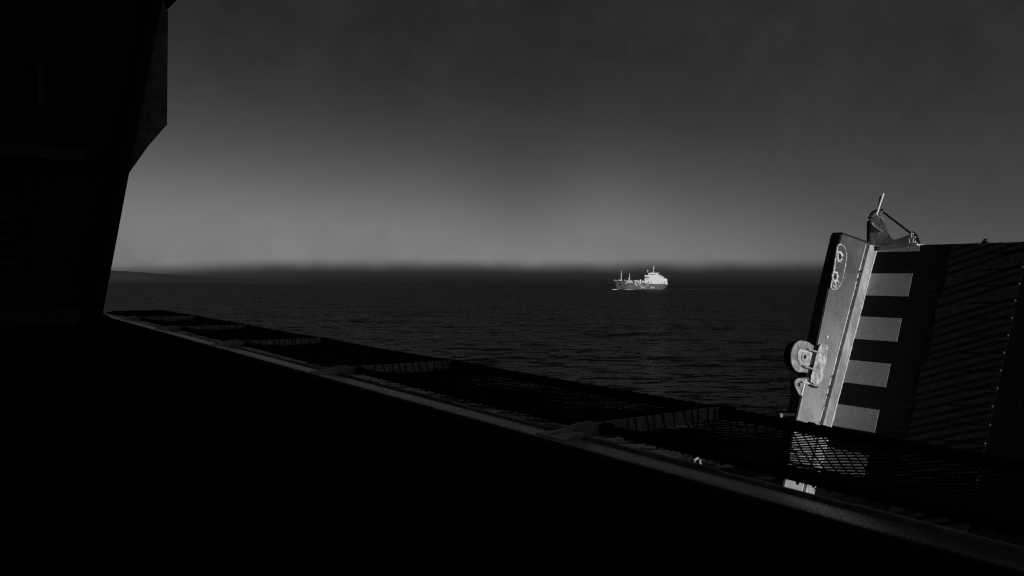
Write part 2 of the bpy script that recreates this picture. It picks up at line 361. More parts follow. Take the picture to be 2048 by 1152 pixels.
# ================================================================== SAFETY NETS
UI, UO, WR, BAY = 3.65, 4.86, -1.03, 4.0
def net_bay(base, end_plate=True, seed=0):
    rng = random.Random(seed); sag = rng.uniform(.022, .05); sg2 = rng.uniform(.015, .05); ph = rng.uniform(0, 6); bow = rng.uniform(.004, .016)
    o = thing('safety_net', None, 'safety net', base, FR, 'safety net bays along the deck edge')
    def part(mb_, name, mm, par=None, **k): return mb_.build(name, mm, par or o, **k)
    def loc(u, d, w): return (u-base[0], d, w-base[2])
    # netting: knotted diamond mesh, sagging between the rails
    mb = MB(); sp_ = 0.080
    def wz(u, d):
        a = (u-UI)/(UO-UI); b = d/BAY
        return WR-0.012-sag*math.sin(math.pi*max(0, min(1, a)))-sg2*math.sin(math.pi*b)*a*(1-a)*4+0.006*math.sin(5*u+4*d+ph)+0.004*math.sin(13*u-9*d+ph)
    k = -UO
    for sgn in (1, -1):
        c = -2.0
        while c < BAY+2.0:
            a0, a1 = UI, UO
            pts = []
            steps = 11
            for i in range(steps+1):
                u = a0+(a1-a0)*i/steps; d = c+sgn*(u-UI)*0.95+0.006*math.sin(40*u+c*9)
                if 0.02 <= d <= BAY-0.02: pts.append(loc(u, d, wz(u, d)+sgn*0.003))
            if len(pts) > 1: mb.tube(pts, 0.0058, 4, cap=False)
            c += sp_
    part(mb, 'netting', M['net'], smooth=60)
    for nm, uu, rad in (('outer_rail', UO, 0.040), ('inner_rail', UI, 0.030)):
        mb = MB(); mb.tube([loc(uu, BAY*i/8, WR-bow*math.sin(math.pi*i/8)) for i in range(9)], rad, 12); r = part(mb, nm, M['rope'])
        mb = MB(); pts = []; turns = 40
        for i in range(turns*7+1):
            a = 2*math.pi*i/7; rv = rad+0.002+0.003*math.sin(i*0.37)
            dd = BAY*i/(turns*7)+0.008*math.sin(i*0.21)
            pts.append(loc(uu+rv*math.cos(a), min(max(dd, 0.01), BAY-0.01), WR-bow*math.sin(math.pi*dd/BAY)+rv*math.sin(a)))
        mb.tube(pts, 0.0105, 5); mb.build('lashing', M['rope'], r)
    if end_plate:
        mb = MB(); mb.prism([loc(3.46, 0, -1.06)[::2], loc(3.64, 0, -1.085)[::2], loc(4.835, 0, -1.085)[::2], loc(4.835, 0, -0.985)[::2], loc(3.50, 0, -0.985)[::2], loc(3.38, 0, -1.0)[::2]], 1, BAY-0.008, BAY+0.008)
        a = part(mb, 'arm', M['arm'], bevel=0.002)
        mb = MB(); pts = []
        for i in range(11):
            u = 3.86+i*0.092+rng.uniform(-.022, .022); lw = rng.uniform(.0, .03)
            pts += [loc(u, BAY-0.017, -0.985), loc(u+lw, BAY-0.017, -1.09), loc(u+lw+0.01, BAY-0.03, -1.108), loc(u+lw+0.022, BAY+0.014, -1.09), loc(u+0.05, BAY+0.014, -0.985), loc(u+0.06, BAY+0.001, -0.972)]
        mb.tube(pts, 0.0048, 5); mb.build('lashing', M['rope'], a)
        mb = MB(); mb.prism([(loc(3.12, 0, 0)[0], BAY-0.22), (loc(3.12, 0, 0)[0], BAY+0.06), (loc(3.40, 0, 0)[0], BAY+0.06), (loc(3.40, 0, 0)[0], BAY-0.10)], 2, -1.05-base[2], -1.012-base[2])
        mb.prism([loc(3.14, 0, -1.011)[::2], loc(3.46, 0, -1.011)[::2], loc(3.52, 0, -0.962)[::2], loc(3.40, 0, -0.962)[::2]], 1, BAY-0.045, BAY-0.02)
        part(mb, 'foot_bracket', M['arm'], bevel=0.003)
        mb = MB(); mb.tube([loc(UO, BAY-0.10, WR), loc(UO, BAY+0.06, WR)], 0.053, 12); part(mb, 'collar', M['rope'])
        mb = MB(); mb.tube([loc(UI, BAY-0.07, WR), loc(UI, BAY+0.07, WR)], 0.047, 12); part(mb, 'collar', M['rope'])
    else:
        mb = MB(); mb.tube([loc(UI, BAY, WR), loc(UO, BAY, WR)], 0.03, 10); part(mb, 'end_rail', M['rope'])
        mb = MB(); mb.prism([loc(3.46, 0, -1.06)[::2], loc(3.6, 0, -1.13)[::2], loc(4.83, 0, -1.13)[::2], loc(4.83, 0, -1.03)[::2], loc(3.46, 0, -1.03)[::2]], 1, BAY+.004, BAY+.016); part(mb, 'end_plate', M['rope'])
    return o
D0 = 0.1
net_labels = ['black rope safety net bay nearest the camera, crossing in front of the striped ramp',
              'second black safety net bay from the camera, with open sea behind its outer rail',
              'third black safety net bay from the camera, between two pale lashed arms',
              'fourth black safety net bay from the camera along the grey deck edge',
              'fifth safety net bay from the camera, small and next before the end bay',
              'farthest small safety net bay closed by a thin end rail beside the black bulkhead']
nets = [net_bay((3.65, D0+BAY*i, -1.05), i < 5, 11+i) for i in range(6)]
for c, l in zip(nets, net_labels): c['label'] = l

# ================================================================== RAISED RAMP
RB = Vector((6.015, 0, -1.221)); RE = Vector((0.4, 0, 0.91651)); RN = Vector((-0.91651, 0, 0.4))
def rp(d, v, h=0.0): q = RB+RE*v+RN*h; return (q.x, d, q.z)
base = (5.45, 2.0, -2.7)
rampt = thing('loading_ramp', 'raised steel loading ramp with four pale hazard stripes and a sunlit grey side flange', 'ramp', base, FR)
mb = MB(base)
VT, VB, DN, DF = 1.655, -1.55, -1.0, 3.949
vs = [rp(DN, VB), rp(DF, VB), rp(DF, VT), rp(DN, VT), rp(DN, VB, -.16), rp(DF, VB, -.16), rp(DF, VT, -.16), rp(DN, VT, -.16)]
mb.add(vs, [(0, 1, 2, 3), (4, 7, 6, 5), (0, 4, 5, 1), (1, 5, 6, 2), (2, 6, 7, 3), (3, 7, 4, 0)])
mb.build('deck_plate', M['face'], rampt, bevel=0.004)
def slab(mb_, corners, h0, h1):
    n_ = len(corners); vs_ = [rp(d, v, h0) for d, v in corners]+[rp(d, v, h1) for d, v in corners]
    mb_.add(vs_, [tuple(range(n_))[::-1], tuple(range(n_, 2*n_))]+[(i, (i+1) % n_, n_+(i+1) % n_, n_+i) for i in range(n_)])
for v0, v1 in ((1.594, 1.652), (1.182, 1.390), (0.779, 0.985), (0.386, 0.586), (0.003, 0.192), (-0.373, -0.181)):
    mb = MB(base); slab(mb, [(3.915, v0), (3.532, v0), (3.540, v1), (3.915, v1)], -0.002, 0.0012); mb.build('stripe', M['white'], rampt)
# thin seams across the ramp face
for v in (1.40, 0.995, 0.60, 0.20): mb = MB(base); slab(mb, [(3.91, v), (3.56, v), (3.56, v+0.006), (3.91, v+0.006)], -.002, 0.003); mb.build('seam', M['tread'], rampt)
# anti-skid tread panel with diagonal ridges
mb = MB(base); slab(mb, [(3.27, -1.4), (2.71, -1.4), (2.71, 1.648), (3.27, 1.648), (3.27, 1.45), (3.255, 1.44), (3.262, 1.2), (3.277, 1.19), (3.272, .92), (3.258, .90), (3.25, .62), (3.285, .60), (3.28, .3), (3.262, .28), (3.27, .0), (3.29, -.02)], -0.002, 0.0012)
tp = mb.build('tread_panel', M['tread'], rampt)
mb = MB(base); v = -1.5
while v < 1.62:
    j = random.uniform(-.006, .006); e0 = 3.285+random.choice((0, 0, .012, -.012)); r_ = 0.235
    a0, a1 = v+j, v+j+r_
    if a1 > 1.645:
        f_ = (1.645-a0)/r_; dd = 3.27-(3.27-2.70)*f_; a1 = 1.645
    else: dd = 2.70
    if a0 > -1.38 and random.random() < 0.88: slab(mb, [(e0, a0), (dd, a1), (dd, a1+0.014), (e0, a0+0.014)], 0.0008, 0.0035)
    v += 0.068
mb.build('ridge', M['ridge'], tp)
for v in [1.58-0.138*i for i in range(18)]:
    mb = MB(base); q = rp(2.712+random.uniform(-.006, .006), v, 0.006); mb.ball(q, 0.009, 5); mb.build('weld_spot', M['spot'], tp)
# left side flange: box section standing proud of the ramp face
def fl_in(w): return 6.201-0.3697*(0.385-w)
def fl_out(w): return 6.682-0.4365*(0.303-w)
mb = MB(base)
mb.prism([(6.201, 0.385), (6.66, 0.307), (fl_out(0.303)+.165, 0.25), (fl_out(-2.6)+.165, -2.6), (fl_in(-2.6), -2.6), (5.462, -1.614), (5.572, -1.217), (5.66, -0.975), (5.868, -0.543), (6.02, -0.09)], 1, 3.95, 4.055)
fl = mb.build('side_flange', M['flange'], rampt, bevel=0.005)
mb = MB(base); mb.prism([(6.204, 0.387), (6.66, 0.309), (6.664, 0.322), (6.206, 0.400)], 1, 3.953, 4.053); mb.build('top_edge', M['dark'], fl)
mb = MB(base)                                            # inboard face of the section, its shade put in as a dark colour
mb.prism([(6.190, 0.380), (6.200, 0.380), (6.019, -0.09), (5.867, -0.543), (5.659, -0.975), (5.571, -1.217), (5.461, -1.614), (fl_in(-2.6)-.001, -2.6), (fl_in(-2.6)-.012, -2.6), (5.450, -1.614), (5.561, -1.22), (5.649, -0.978), (5.857, -0.546), (6.009, -0.093)], 1, 3.962, 4.053)
mb.build('inboard_face', M['dark'], fl)
ws = [0.300-i*0.06 for i in range(49)]
def bead_line(f, w_list, d, r, jit):
    mb_ = MB(base); mb_.tube([(f(w)+random.uniform(-jit, jit), d, w) for w in w_list], r, 7, rr=[r*random.uniform(.75, 1.3) for _ in w_list]); return mb_
bead_line(lambda w: fl_out(w)-0.132, [0.300-i*0.022 for i in range(130)], 3.948, 0.0065, 0.002).build('weld_bead', M['bead'], fl, smooth=80)
mb = MB(base); mb.prism([(fl_out(.303)-.118, 0.302), (fl_out(.303)-.004, 0.302), (fl_out(-2.6)-.004, -2.6), (fl_out(-2.6)-.118, -2.6)], 1, 3.915, 3.9495)
eb = mb.build('edge_bar', M['bar'], rampt, bevel=0.006)
bead_line(lambda w: fl_out(w)-0.006, [0.300-i*0.022 for i in range(130)], 3.914, 0.0075, 0.0012).build('weld_bead', M['bead'], eb, smooth=80)
# welded pad with two bolt holes near the top of the flange
pad = [(6.118, 0.285), (6.160, 0.296), (6.205, 0.285), (6.238, 0.245), (6.250, 0.190), (6.226, 0.100), (6.196, 0.005), (6.160, -0.050), (6.115, -0.082), (6.060, -0.086), (6.022, -0.072), (6.035, -0.03), (6.07, 0.10), (6.10, 0.22)]
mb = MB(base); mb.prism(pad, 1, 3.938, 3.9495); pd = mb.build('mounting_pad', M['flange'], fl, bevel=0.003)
cen = Vector((6.14, 0, 0.1)); mb = MB(base); pts = []
for i in range(len(pad)+1):
    a, b = pad[i % len(pad)], pad[(i+1) % len(pad)]
    for k in range(4):
        f_ = k/4; pts.append((a[0]*(1-f_)+b[0]*f_+random.uniform(-.002, .002), 3.941, a[1]*(1-f_)+b[1]*f_+random.uniform(-.002, .002)))
mb.tube(pts, 0.006, 6, rr=[0.006*random.uniform(.4, 1.35) for _ in pts]); mb.build('weld_bead', M['bead'], fl, smooth=80)
for (u, w) in ((6.135, 0.190), (6.072, 0.022)):
    mb = MB(base); ring = [(u+0.033*math.cos(a)*random.uniform(.85, 1.15), 3.935, w+0.040*math.sin(a)*random.uniform(.85, 1.15)) for a in [i*math.pi/8 for i in range(17)]]
    mb.tube(ring, 0.012, 7, rr=[0.012*random.uniform(.5, 1.35) for _ in ring]); mb.build('bolt_ring', M['bead'], fl, smooth=80)
    mb = MB(base); mb.tube([(u-0.003, 3.9375, w), (u-0.003, 3.930, w)], 0.021, 12); mb.build('bolt_hole', M['dark'], fl)
mb = MB(base)
for (a, b, c_, d_) in ((6.064, -0.012, 6.098, -0.055), (6.045, -0.045, 6.09, -0.066), (6.10, 0.005, 6.125, -0.03)):
    mb.tube([(a, 3.936, b), ((a+c_)/2, 3.932, (b+d_)/2-.008), (c_, 3.936, d_)], 0.008, 6)
mb.build('weld_bead', M['bead'], fl, smooth=80)
mb = MB(base); lf = [(6.118, .285), (6.10, .22), (6.085, .16), (6.07, .10), (6.055, .05), (6.035, -.02), (6.025, -.07)]
mb.tube([(u+.006, 3.944, w) for u, w in lf], 0.011, 6, rr=[.006, .012, .009, .012, .007, .010, .004]); mb.build('weld_bead', M['pad'], fl, smooth=80)
for q in ((5.985, 3.946, -.482, .016), (6.03, 3.948, -.60, .005), (6.045, 3.948, -.62, .004), (6.02, 3.948, -.57, .005), (6.0, 3.948, -.55, .006)): mb = MB(base); mb.ball(q[:3], q[3], 6); mb.build('weld_spatter', M['bead'], fl, smooth=80)
# scuffed wear pad beside the sheave
wp = [(5.868, -0.545), (5.905, -0.535), (5.970, -0.566), (5.956, -0.65), (5.934, -0.735), (5.905, -0.81), (5.880, -0.845), (5.810, -0.862), (5.745, -0.838), (5.752, -0.79), (5.785, -0.715), (5.820, -0.62)]
mb = MB(base); mb.prism(wp, 1, 3.922, 3.9495); wpo = mb.build('wear_pad', M['pad'], fl, bevel=0.006)
mb = MB(base); pts = []
for i in range(len(wp)+1):
    a, b = wp[i % len(wp)], wp[(i+1) % len(wp)]
    for k in range(4): f_ = k/4; pts.append((a[0]*(1-f_)+b[0]*f_, 3.928, a[1]*(1-f_)+b[1]*f_))
mb.tube(pts, 0.008, 6, rr=[0.0045*random.uniform(.3, 1.5) for _ in pts]); mb.build('weld_bead', M['bead'], wpo, smooth=80)
mb = MB(base); mb.tube([(5.737, 3.93, -0.862), (5.785, 3.915, -0.882), (5.842, 3.93, -0.890)], 0.007, 6); mb.build('hook', M['dark'], fl)
# ---- sheave block on the flange edge
def arc_pts(c, r, a0, a1, n_): return [(c[0]+r*math.cos(R(a0+(a1-a0)*i/n_)), c[1]+r*math.sin(R(a0+(a1-a0)*i/n_))) for i in range(n_+1)]
cheek = [(5.772, -0.548), (5.745, -0.533), (5.690, -0.508)]+arc_pts((5.596, -0.622), 0.127, 85, 262, 22)+[(5.640, -0.752), (5.682, -0.762), (5.700, -0.735), (5.727, -0.651), (5.752, -0.60)]
mb = MB(base); mb.prism(cheek, 1, 3.918, 3.934); blk = mb.build('sheave_block', M['sheavepl'], rampt, bevel=0.004)
mb = MB(base); mb.prism([(x+0.012, z) for x, z in cheek], 1, 3.988, 4.000); mb.build('back_cheek', M['dark'], blk, bevel=0.004)
mb = MB(base); c0 = (5.606, 3.96, -0.624)
mb.tube([(c0[0], 3.936, c0[2]), (c0[0], 3.944, c0[2]), (c0[0], 3.952, c0[2]), (c0[0], 3.968, c0[2]), (c0[0], 3.976, c0[2]), (c0[0], 3.984, c0[2])], 0.12, 36, rr=[.131, .131, .118, .118, .131, .131]); mb.build('sheave', M['dark'], blk)
mb = MB(base); mb.prism([(5.545, -0.575), (5.575, -0.560), (5.64, -0.568), (5.735, -0.600), (5.70, -0.70), (5.655, -0.705), (5.56, -0.685), (5.538, -0.64)], 1, 3.908, 3.9175); mb.build('hub_plate', M['pad'], blk, bevel=0.006)
mb = MB(base); mb.tube([(5.618, 3.908, -0.624), (5.618, 3.900, -0.624)], 0.036, 16); mb.build('hub_washer', M['bar'], blk, bevel=0.003)
mb = MB(base); mb.tube([(5.618, 3.901, -0.624), (5.618, 3.892, -0.624)], 0.017, 6); mb.build('axle_bolt', M['dark'], blk)
mb = MB(base)
ring = [(5.62+.062*math.cos(a), 3.907, -0.628+.058*math.sin(a)) for a in [i*math.pi/9 for i in range(19)]]
mb.tube(ring, 0.006, 6, rr=[.006*random.uniform(.3, 1.5) for _ in ring]); mb.build('weld_bead', M['bead'], blk, smooth=80)
for (a, b, c_, d_) in ((5.651, -0.560, 5.80, -0.593), (5.601, -0.694, 5.75, -0.731)):
    mb = MB(base); mb.box((0, 0, 0), (0, 0, 0)); mb.v, mb.f = [], []
    mb.prism([(a, b), (c_, d_), (c_, d_-0.012), (a, b-0.012)], 1, 3.880, 3.9175); mb.build('link_bar', M['bar'], blk, bevel=0.002)
mb = MB(base); mb.box((5.70, 3.94, -0.70), (5.86, 4.03, -0.60)); mb.build('mount', M['dark'], blk)
# eye lug under the sheave
lug = [(5.662, -0.801), (5.688, -0.800), (5.625, -0.944), (5.603, -0.935), (5.565, -0.89), (5.538, -0.849), (5.540, -0.825), (5.556, -0.808), (5.589, -0.800)]
mb = MB(base); mb.prism(lug, 1, 3.932, 3.950); lg = mb.build('eye_lug', M['sheavepl'], rampt, bevel=0.003)
mb = MB(base); mb.prism([(5.668, -0.806), (5.688, -0.806), (5.628, -0.942), (5.612, -0.935)], 1, 3.922, 3.9315); mb.build('lug_edge', M['bright'], lg, bevel=0.002)
mb = MB(base); mb.tube([(5.592, 3.933, -0.850), (5.592, 3.928, -0.850)], 0.017, 12); mb.build('eye', M['dark'], lg)
mb = MB(base); mb.prism([(5.603, -0.822), (5.692, -0.840), (5.692, -0.850), (5.603, -0.832)], 1, 3.90, 3.9315); mb.build('lug_bar', M['bright'], lg, bevel=0.002)
mb = MB(base); mb.box((5.62, 3.951, -0.93), (5.76, 4.03, -0.80)); mb.build('lug_root', M['dark'], lg)
# small bright lug just above the outer net rail
mb = MB(base); mb.prism([(5.368, -1.062), (5.402, -1.068), (5.400, -1.098), (5.370, -1.094)], 1, 3.94, 3.975); ll = mb.build('latch_lug', M['sheavepl'], rampt, bevel=0.003)
mb = MB(base); mb.tube([(5.40, 3.985, -1.08), (5.60, 3.985, -1.10)], 0.012, 8); mb.build('latch_pin', M['dark'], ll)
# ---- bracket on the top edge of the ramp
U0 = 6.655
mb = MB(base); mb.box((U0-0.03, 3.537, 0.290), (U0+0.09, 3.985, 0.2985)); mb.build('top_strip', M['brk'], rampt)
def bq(d, w, h=0.0):                                     # bracket leans with the ramp: point h in front of its plate
    k_ = (6.66-0.131)/(6.66-0.4365*w); return (6.66*k_+RN.x*h, d*k_, w*k_+RN.z*h)
def bplate(mb_, pts_, h0, h1):
    n_ = len(pts_); mb_.add([bq(d, w, h0) for d, w in pts_]+[bq(d, w, h1) for d, w in pts_],
        [tuple(range(n_))[::-1], tuple(range(n_, 2*n_))]+[(i, (i+1) % n_, n_+(i+1) % n_, n_+i) for i in range(n_)])
mb = MB(base); bplate(mb, [(3.975, 0.299), (3.975, 0.524), (3.95, 0.548), (3.908, 0.556), (3.862, 0.540), (3.838, 0.50), (3.815, 0.43), (3.787, 0.368), (3.765, 0.343), (3.740, 0.338), (3.690, 0.352), (3.612, 0.382), (3.537, 0.299)], -0.010, 0.010)
brk = mb.build('top_bracket', M['brk'], rampt, bevel=0.002)
def btube(pts_, r, n_, name, m_, par, h=0.0, rr=None):
    mb_ = MB(base); mb_.tube([bq(d, w, h) for d, w in pts_], r, n_, rr=rr); return mb_.build(name, M[m_], par, smooth=70)
btube([(3.983, 0.299), (3.983, 0.51), (3.979, 0.545), (3.967, 0.572), (3.948, 0.594), (3.918, 0.606), (3.862, 0.610)], 0.013, 10, 'guide_tube', 'dark', brk, 0, [.022, .022, .019, .015, .013, .012, .011])
btube([(3.880, 0.728), (3.897, 0.62)], 0.016, 10, 'pin', 'dark', brk, -.01)
btube([(3.835, 0.730), (3.897, 0.548)], 0.010, 10, 'pin', 'bright', brk, .04)
btube([(3.826, 0.735), (3.884, 0.560)], 0.009, 10, 'pin', 'dark', brk, .03)
btube([(3.852, 0.586), (3.604, 0.390)], 0.0095, 8, 'stay_rod', 'dark', brk)
so = btube([(3.60, 0.400), (3.575, 0.386), (3.553, 0.352), (3.537, 0.302)], 0.013, 8, 'socket', 'dark', brk)
for k in range(3): btube([(3.602-.018*k, 0.302), (3.597-.018*k, 0.345), (3.595-.014*k, 0.392-.008*k*k)], 0.006, 6, 'rib', 'brk', so, .012)
btube([(3.607, 0.305), (3.545, 0.303)], 0.006, 6, 'socket_edge', 'bead', brk, .014); btube([(3.612, 0.305), (3.614, 0.34)], 0.005, 6, 'socket_edge', 'bright', brk, .016)
btube([(3.954, 0.488), (3.940, 0.470), (3.915, 0.447), (3.885, 0.428), (3.86, 0.416)], 0.006, 6, 'weld_bead', 'pad', brk, .011, [.008, .007, .0055, .008, .004])
btube([(3.838, 0.50), (3.815, 0.43), (3.787, 0.368), (3.765, 0.343), (3.740, 0.337), (3.690, 0.351), (3.62, 0.377)], 0.004, 6, 'rim', 'pad', brk, .008, [.002, .002, .003, .006, .006, .004, .003])
mb = MB(base); mb.ball((6.70, 3.03, 0.315), 0.016, 6); mb.box((6.68, 3.01, 0.29), (6.72, 3.05, 0.31)); mb.build('stud', M['dark'], rampt)

# ------------------------------------------------------------------ wire ropes from the sheave to the hull
for pts, l in (([(5.482, 3.96, -0.655), (5.44, 4.30, -0.955), (5.425, 4.56, -1.265), (5.41, 4.80, -1.60)], 'thin dark wire rope running down from the left rim of the sheave'),
               ([(5.500, 3.965, -0.705), (5.45, 4.16, -0.905), (5.435, 4.45, -1.245), (5.42, 4.74, -1.60)], 'lower thin dark wire rope hanging just right of the first one')):
    mb = MB(pts[0]); mb.tube(pts, 0.0045, 6); o = mb.build('wire_rope', M['dark'], frame=FR); tag(o, l, 'wire rope', 'wire ropes below the sheave')
base = (5.40, 4.82, -1.78)
sk = thing('shackle', 'small sunlit steel shackle just below the inner net rail', 'shackle', base, FR)
mb = MB(base); mb.box((5.30, 4.74, -1.779), (5.52, 4.92, -1.755)); mb.build('base_plate', M['dark'], sk, bevel=0.004)
mb = MB(base); mb.tube([(5.36, 4.83, -1.76), (5.352, 4.83, -1.66), (5.365, 4.825, -1.605), (5.40, 4.82, -1.585), (5.435, 4.825, -1.605), (5.448, 4.83, -1.66), (5.44, 4.83, -1.76)], 0.013, 8); mb.build('bow', M['bar'], sk)
mb = MB(base); mb.tube([(5.32, 4.83, -1.66), (5.48, 4.83, -1.66)], 0.014, 8); mb.build('pin', M['dark'], sk)

# ================================================================== THE TANKER
YAW = R(15); DIST = 1370.0; K = 0.0669/math.cos(YAW)
ax = Vector((math.cos(YAW), math.sin(YAW), 0)); bx = Vector((math.sin(YAW), -math.cos(YAW), 0))
SHIP = Matrix(((ax.x, bx.x, 0, 0), (ax.y, bx.y, 0, 0), (0, 0, 1, 0), (0, 0, 0, 1)))
bowx = (1225.8-1024)/1600*DIST
SHIP = Matrix.Translation((bowx, DIST-10, 0)) @ SHIP @ Matrix.Scale(-1, 4, (0, 1, 0)) if False else Matrix.Translation((bowx, DIST-10, 0)) @ Matrix.Rotation(YAW, 4, 'Z')
# local: x = aft from the bow, y = away from us (near side is y<0), z = up
def sx(px): return (px-330)*K
def sz(py): return (875-py)*0.0669
shp = thing('gas_tanker', 'small gas tanker with white superstructure and grey hull sailing left across the sea', 'ship', (0, 0, 0), SHIP)
LEN = sx(1742); HB = 7.6
def hullpt(s):
    """half breadth at deck / at water, deck height, lowest z of the visible hull"""
    f = s/LEN
    deck = HB*min(1, (1-(1-min(1, f/0.20))**2.2)); deck = max(deck, 0.06)
    wl = HB*min(1, max(0, 1-(1-min(1, max(0, (s-5.3))/27))**2)); wl = max(wl, 0.04)
    if f > 0.86: deck *= 1-0.25*((f-.86)/.14)**2; wl *= 1-0.75*((f-.86)/.14)**1.5
    return deck, wl
def decktop(s): return 15.9-s*0.022 if s < 17.2 else (11.9 if s < 35 else (10.4 if s < 70 else 9.6+(s-70)*0.012))
st = [0, .6, 1.5, 3, 4.5, 6, 8, 11, 14, 17.1, 17.3, 20, 25, 30, 34.9, 35.1, 42, 50, 60, 69.9, 70.1, 78, 84, 88, 91, 93, 95, LEN]
def section(s):
    dk, wl = hullpt(s); T = decktop(s); f = s/LEN
    zb = -2.0
    if s < 5.6: zb = max(-2, 15.2*(1-(s/5.6)**1.7)-0.6)
    if s > 88: zb = -2+ (s-88)/(LEN-88)*9.2
    zs = [T, T-(T-zb)*.22, T-(T-zb)*.5, T-(T-zb)*.78, zb]
    out = []
    for z in zs:
        a = (T-z)/max(0.1, T+1.0); a = min(1, max(0, a)); hb = dk*(1-a**0.8)+wl*a**0.8
        if s < 5.6: hb = dk*(1-(T-z)/max(.1, (T-zb)))**0.7+.03
        out.append((hb, z))
    return out
mb = MB(); vs = []; fs = []; n5 = 5
for s in st:
    sec = section(s)
    vs += [(s, -h, z) for h, z in sec]+[(s, h, z) for h, z in sec]
for i in range(len(st)-1):
    a, b = i*10, (i+1)*10
    for k in range(4): fs += [(a+k, b+k, b+k+1, a+k+1), (a+5+k, a+6+k, b+6+k, b+5+k)]
    fs += [(a, a+5, b+5, b), (a+4, b+4, b+9, a+9)]
fs += [(0, 1, 2, 3, 4, 9, 8, 7, 6, 5), tuple((len(st)-1)*10+k for k in (0, 5, 6, 7, 8, 9, 4, 3, 2, 1))]
mb.add(vs, fs); hl = mb.build('hull', M['sh_hull'], shp, smooth=30)
for side in (-1, 1):
    mb = MB(); row = []
    for s0 in st[5:-3]:
        a_, b_ = hullpt(s0); row.append((s0, side*(b_+0.10+(a_-b_)*0.12)))
    vs = [(x, y, z) for x, y in row for z in (-.5, 1.5)]+[(x, y-side*.08, z) for x, y in row for z in (-.5, 1.5)]; n2_ = 2*len(row); fs = []
    for i in range(len(row)-1):
        a, b = 2*i, 2*i+2
        fs += [(a, b, b+1, a+1), (n2_+a, n2_+a+1, n2_+b+1, n2_+b), (a+1, b+1, n2_+b+1, n2_+a+1), (a, n2_+a, n2_+b, b)]
    fs += [(0, 1, n2_+1, n2_), (n2_-2, 2*n2_-2, 2*n2_-1, n2_-1)]
    mb.add(vs, fs); mb.build('boot_topping', M['sh_boot'], hl, smooth=0)
def pt(m_, name, boxes, par=None, bevel=0.0):
    mb_ = MB()
    for a, b in boxes: mb_.box(a, b)
    return mb_.build(name, M[m_], par or shp, bevel=bevel)
def bxp(x0, x1, y0, y1, hb0, hb1=None):                    # box from side-view pixels of the photograph study
    return ((sx(x0), -hb0, sz(y1)), (sx(x1), hb0 if hb1 is None else hb1, sz(y0)))
# lettering and emblem on the hull side
def lettering(txt, x, z, size, stretch=1.0):
    fc = bpy.data.curves.new('hull_name', 'FONT'); fc.body = txt; fc.size = size; fc.extrude = 0.03; fc.offset = 0.05; fc.space_character = 1.25
    o = bpy.data.objects.new('hull_name', fc); C.objects.link(o); bpy.context.view_layer.update()
    me = bpy.data.meshes.new_from_object(o.evaluated_get(bpy.context.evaluated_depsgraph_get())); bpy.data.objects.remove(o)
    o = bpy.data.objects.new('hull_name', me); C.objects.link(o); me.materials.clear(); me.materials.append(M['sh_white']); o.parent = hl
    o.location = (x, -HB-0.06, z); o.rotation_euler = (R(90), 0, 0); o.scale = (stretch, 1, 1); return o
lettering('EPIC', sx(1000), 2.6, 4.1, 1.05); lettering('GAS', sx(1252), 2.6, 4.1, 1.0)
mb = MB(); cx_, cz_ = sx(892), 10.6
def em(pts, r): mb.tube([(sx(a), -HB-0.05, sz(b)) for a, b in pts], r, 5)
em([(845, 655), (848, 700), (856, 735), (872, 760), (890, 764), (908, 752), (918, 735)], 0.62)
mb.build('hull_emblem', M['sh_white'], hl); mb = MB()
em([(905, 668), (930, 690), (955, 720), (972, 760), (990, 775)], 0.55); em([(925, 760), (925, 750)], 0.4)
mb.build('hull_mark', M['sh_white'], hl); mb = MB(); em([(1018, 735), (1024, 765)], 0.7); mb.build('hull_mark', M['sh_white'], hl); mb = MB()
mb = MB(); em([(1055, 775), (1082, 760), (1075, 742)], 0.3); mb.build('hull_mark', M['sh_white'], hl); mb = MB(); em([(1128, 765), (1150, 752), (1150, 775)], 0.35); em([(1180, 735), (1182, 785)], 0.35); em([(1205, 740), (1207, 785)], 0.35); em([(1180, 760), (1206, 760)], 0.25)
mb.build('hull_mark', M['sh_white'], hl)
mb = MB(); mb.ball((sx(515), -6.9, sz(782)), 0.75, 6); mb.build('anchor', M['sh_grey'], hl); mb = MB(); mb.ball((sx(632), -7.3, sz(782)), 0.5, 6); mb.build('hull_mark', M['sh_grey'], hl)
mb = MB(); mb.ball((sx(488), -6.55, sz(735)), 1.0, 6); mb.build('hawse_pipe', M['sh_dark'], hl)
# forecastle, masts, deck
pt('sh_grey', 'bow_bulwark', [((0.3, -0.8, 15.6), (4.0, 0.8, 16.7)), ((4.0, -3.2, 15.6), (7, 3.2, 16.4))])
pt('sh_white', 'windlass_house', [bxp(448, 528, 622, 642, 3.5)])
def mast(pts, r0, r1, name='mast', m_='sh_white'):
    mb_ = MB(); k_ = len(pts); mb_.tube([(sx(a), 0, sz(b)) for a, b in pts], r0, 8, rr=[r0+(r1-r0)*i/(k_-1) for i in range(k_)]); return mb_.build(name, M[m_], shp)
mo = mast([(528, 640), (528, 470), (530, 376)], 0.72, 0.34)
mb = MB(); mb.box((sx(510), -1.6, sz(500)), (sx(548), 1.6, sz(490))); mb.build('crosstree', M['sh_grey'], mo)
mast([(748, 640), (751, 540), (752, 452)], 0.75, 0.4); mast([(718, 640), (735, 545)], 0.42, 0.3)
mb = MB()
for a, b in ((625, 835), (840, 1000)):
    x0, x1 = sx(a), sx(b); xs = [x0, x0+.6, x0+1.6, x0+3, x1-3, x1-1.6, x1-.6, x1]
    rr_ = [1.2, 2.8, 3.9, 4.5, 4.5, 3.9, 2.8, 1.2]; mb.tube([(x, 0, 12.3) for x in xs], 4.5, 20, rr=rr_)
mb.build('cargo_tank', M['sh_grey'], shp, smooth=60)
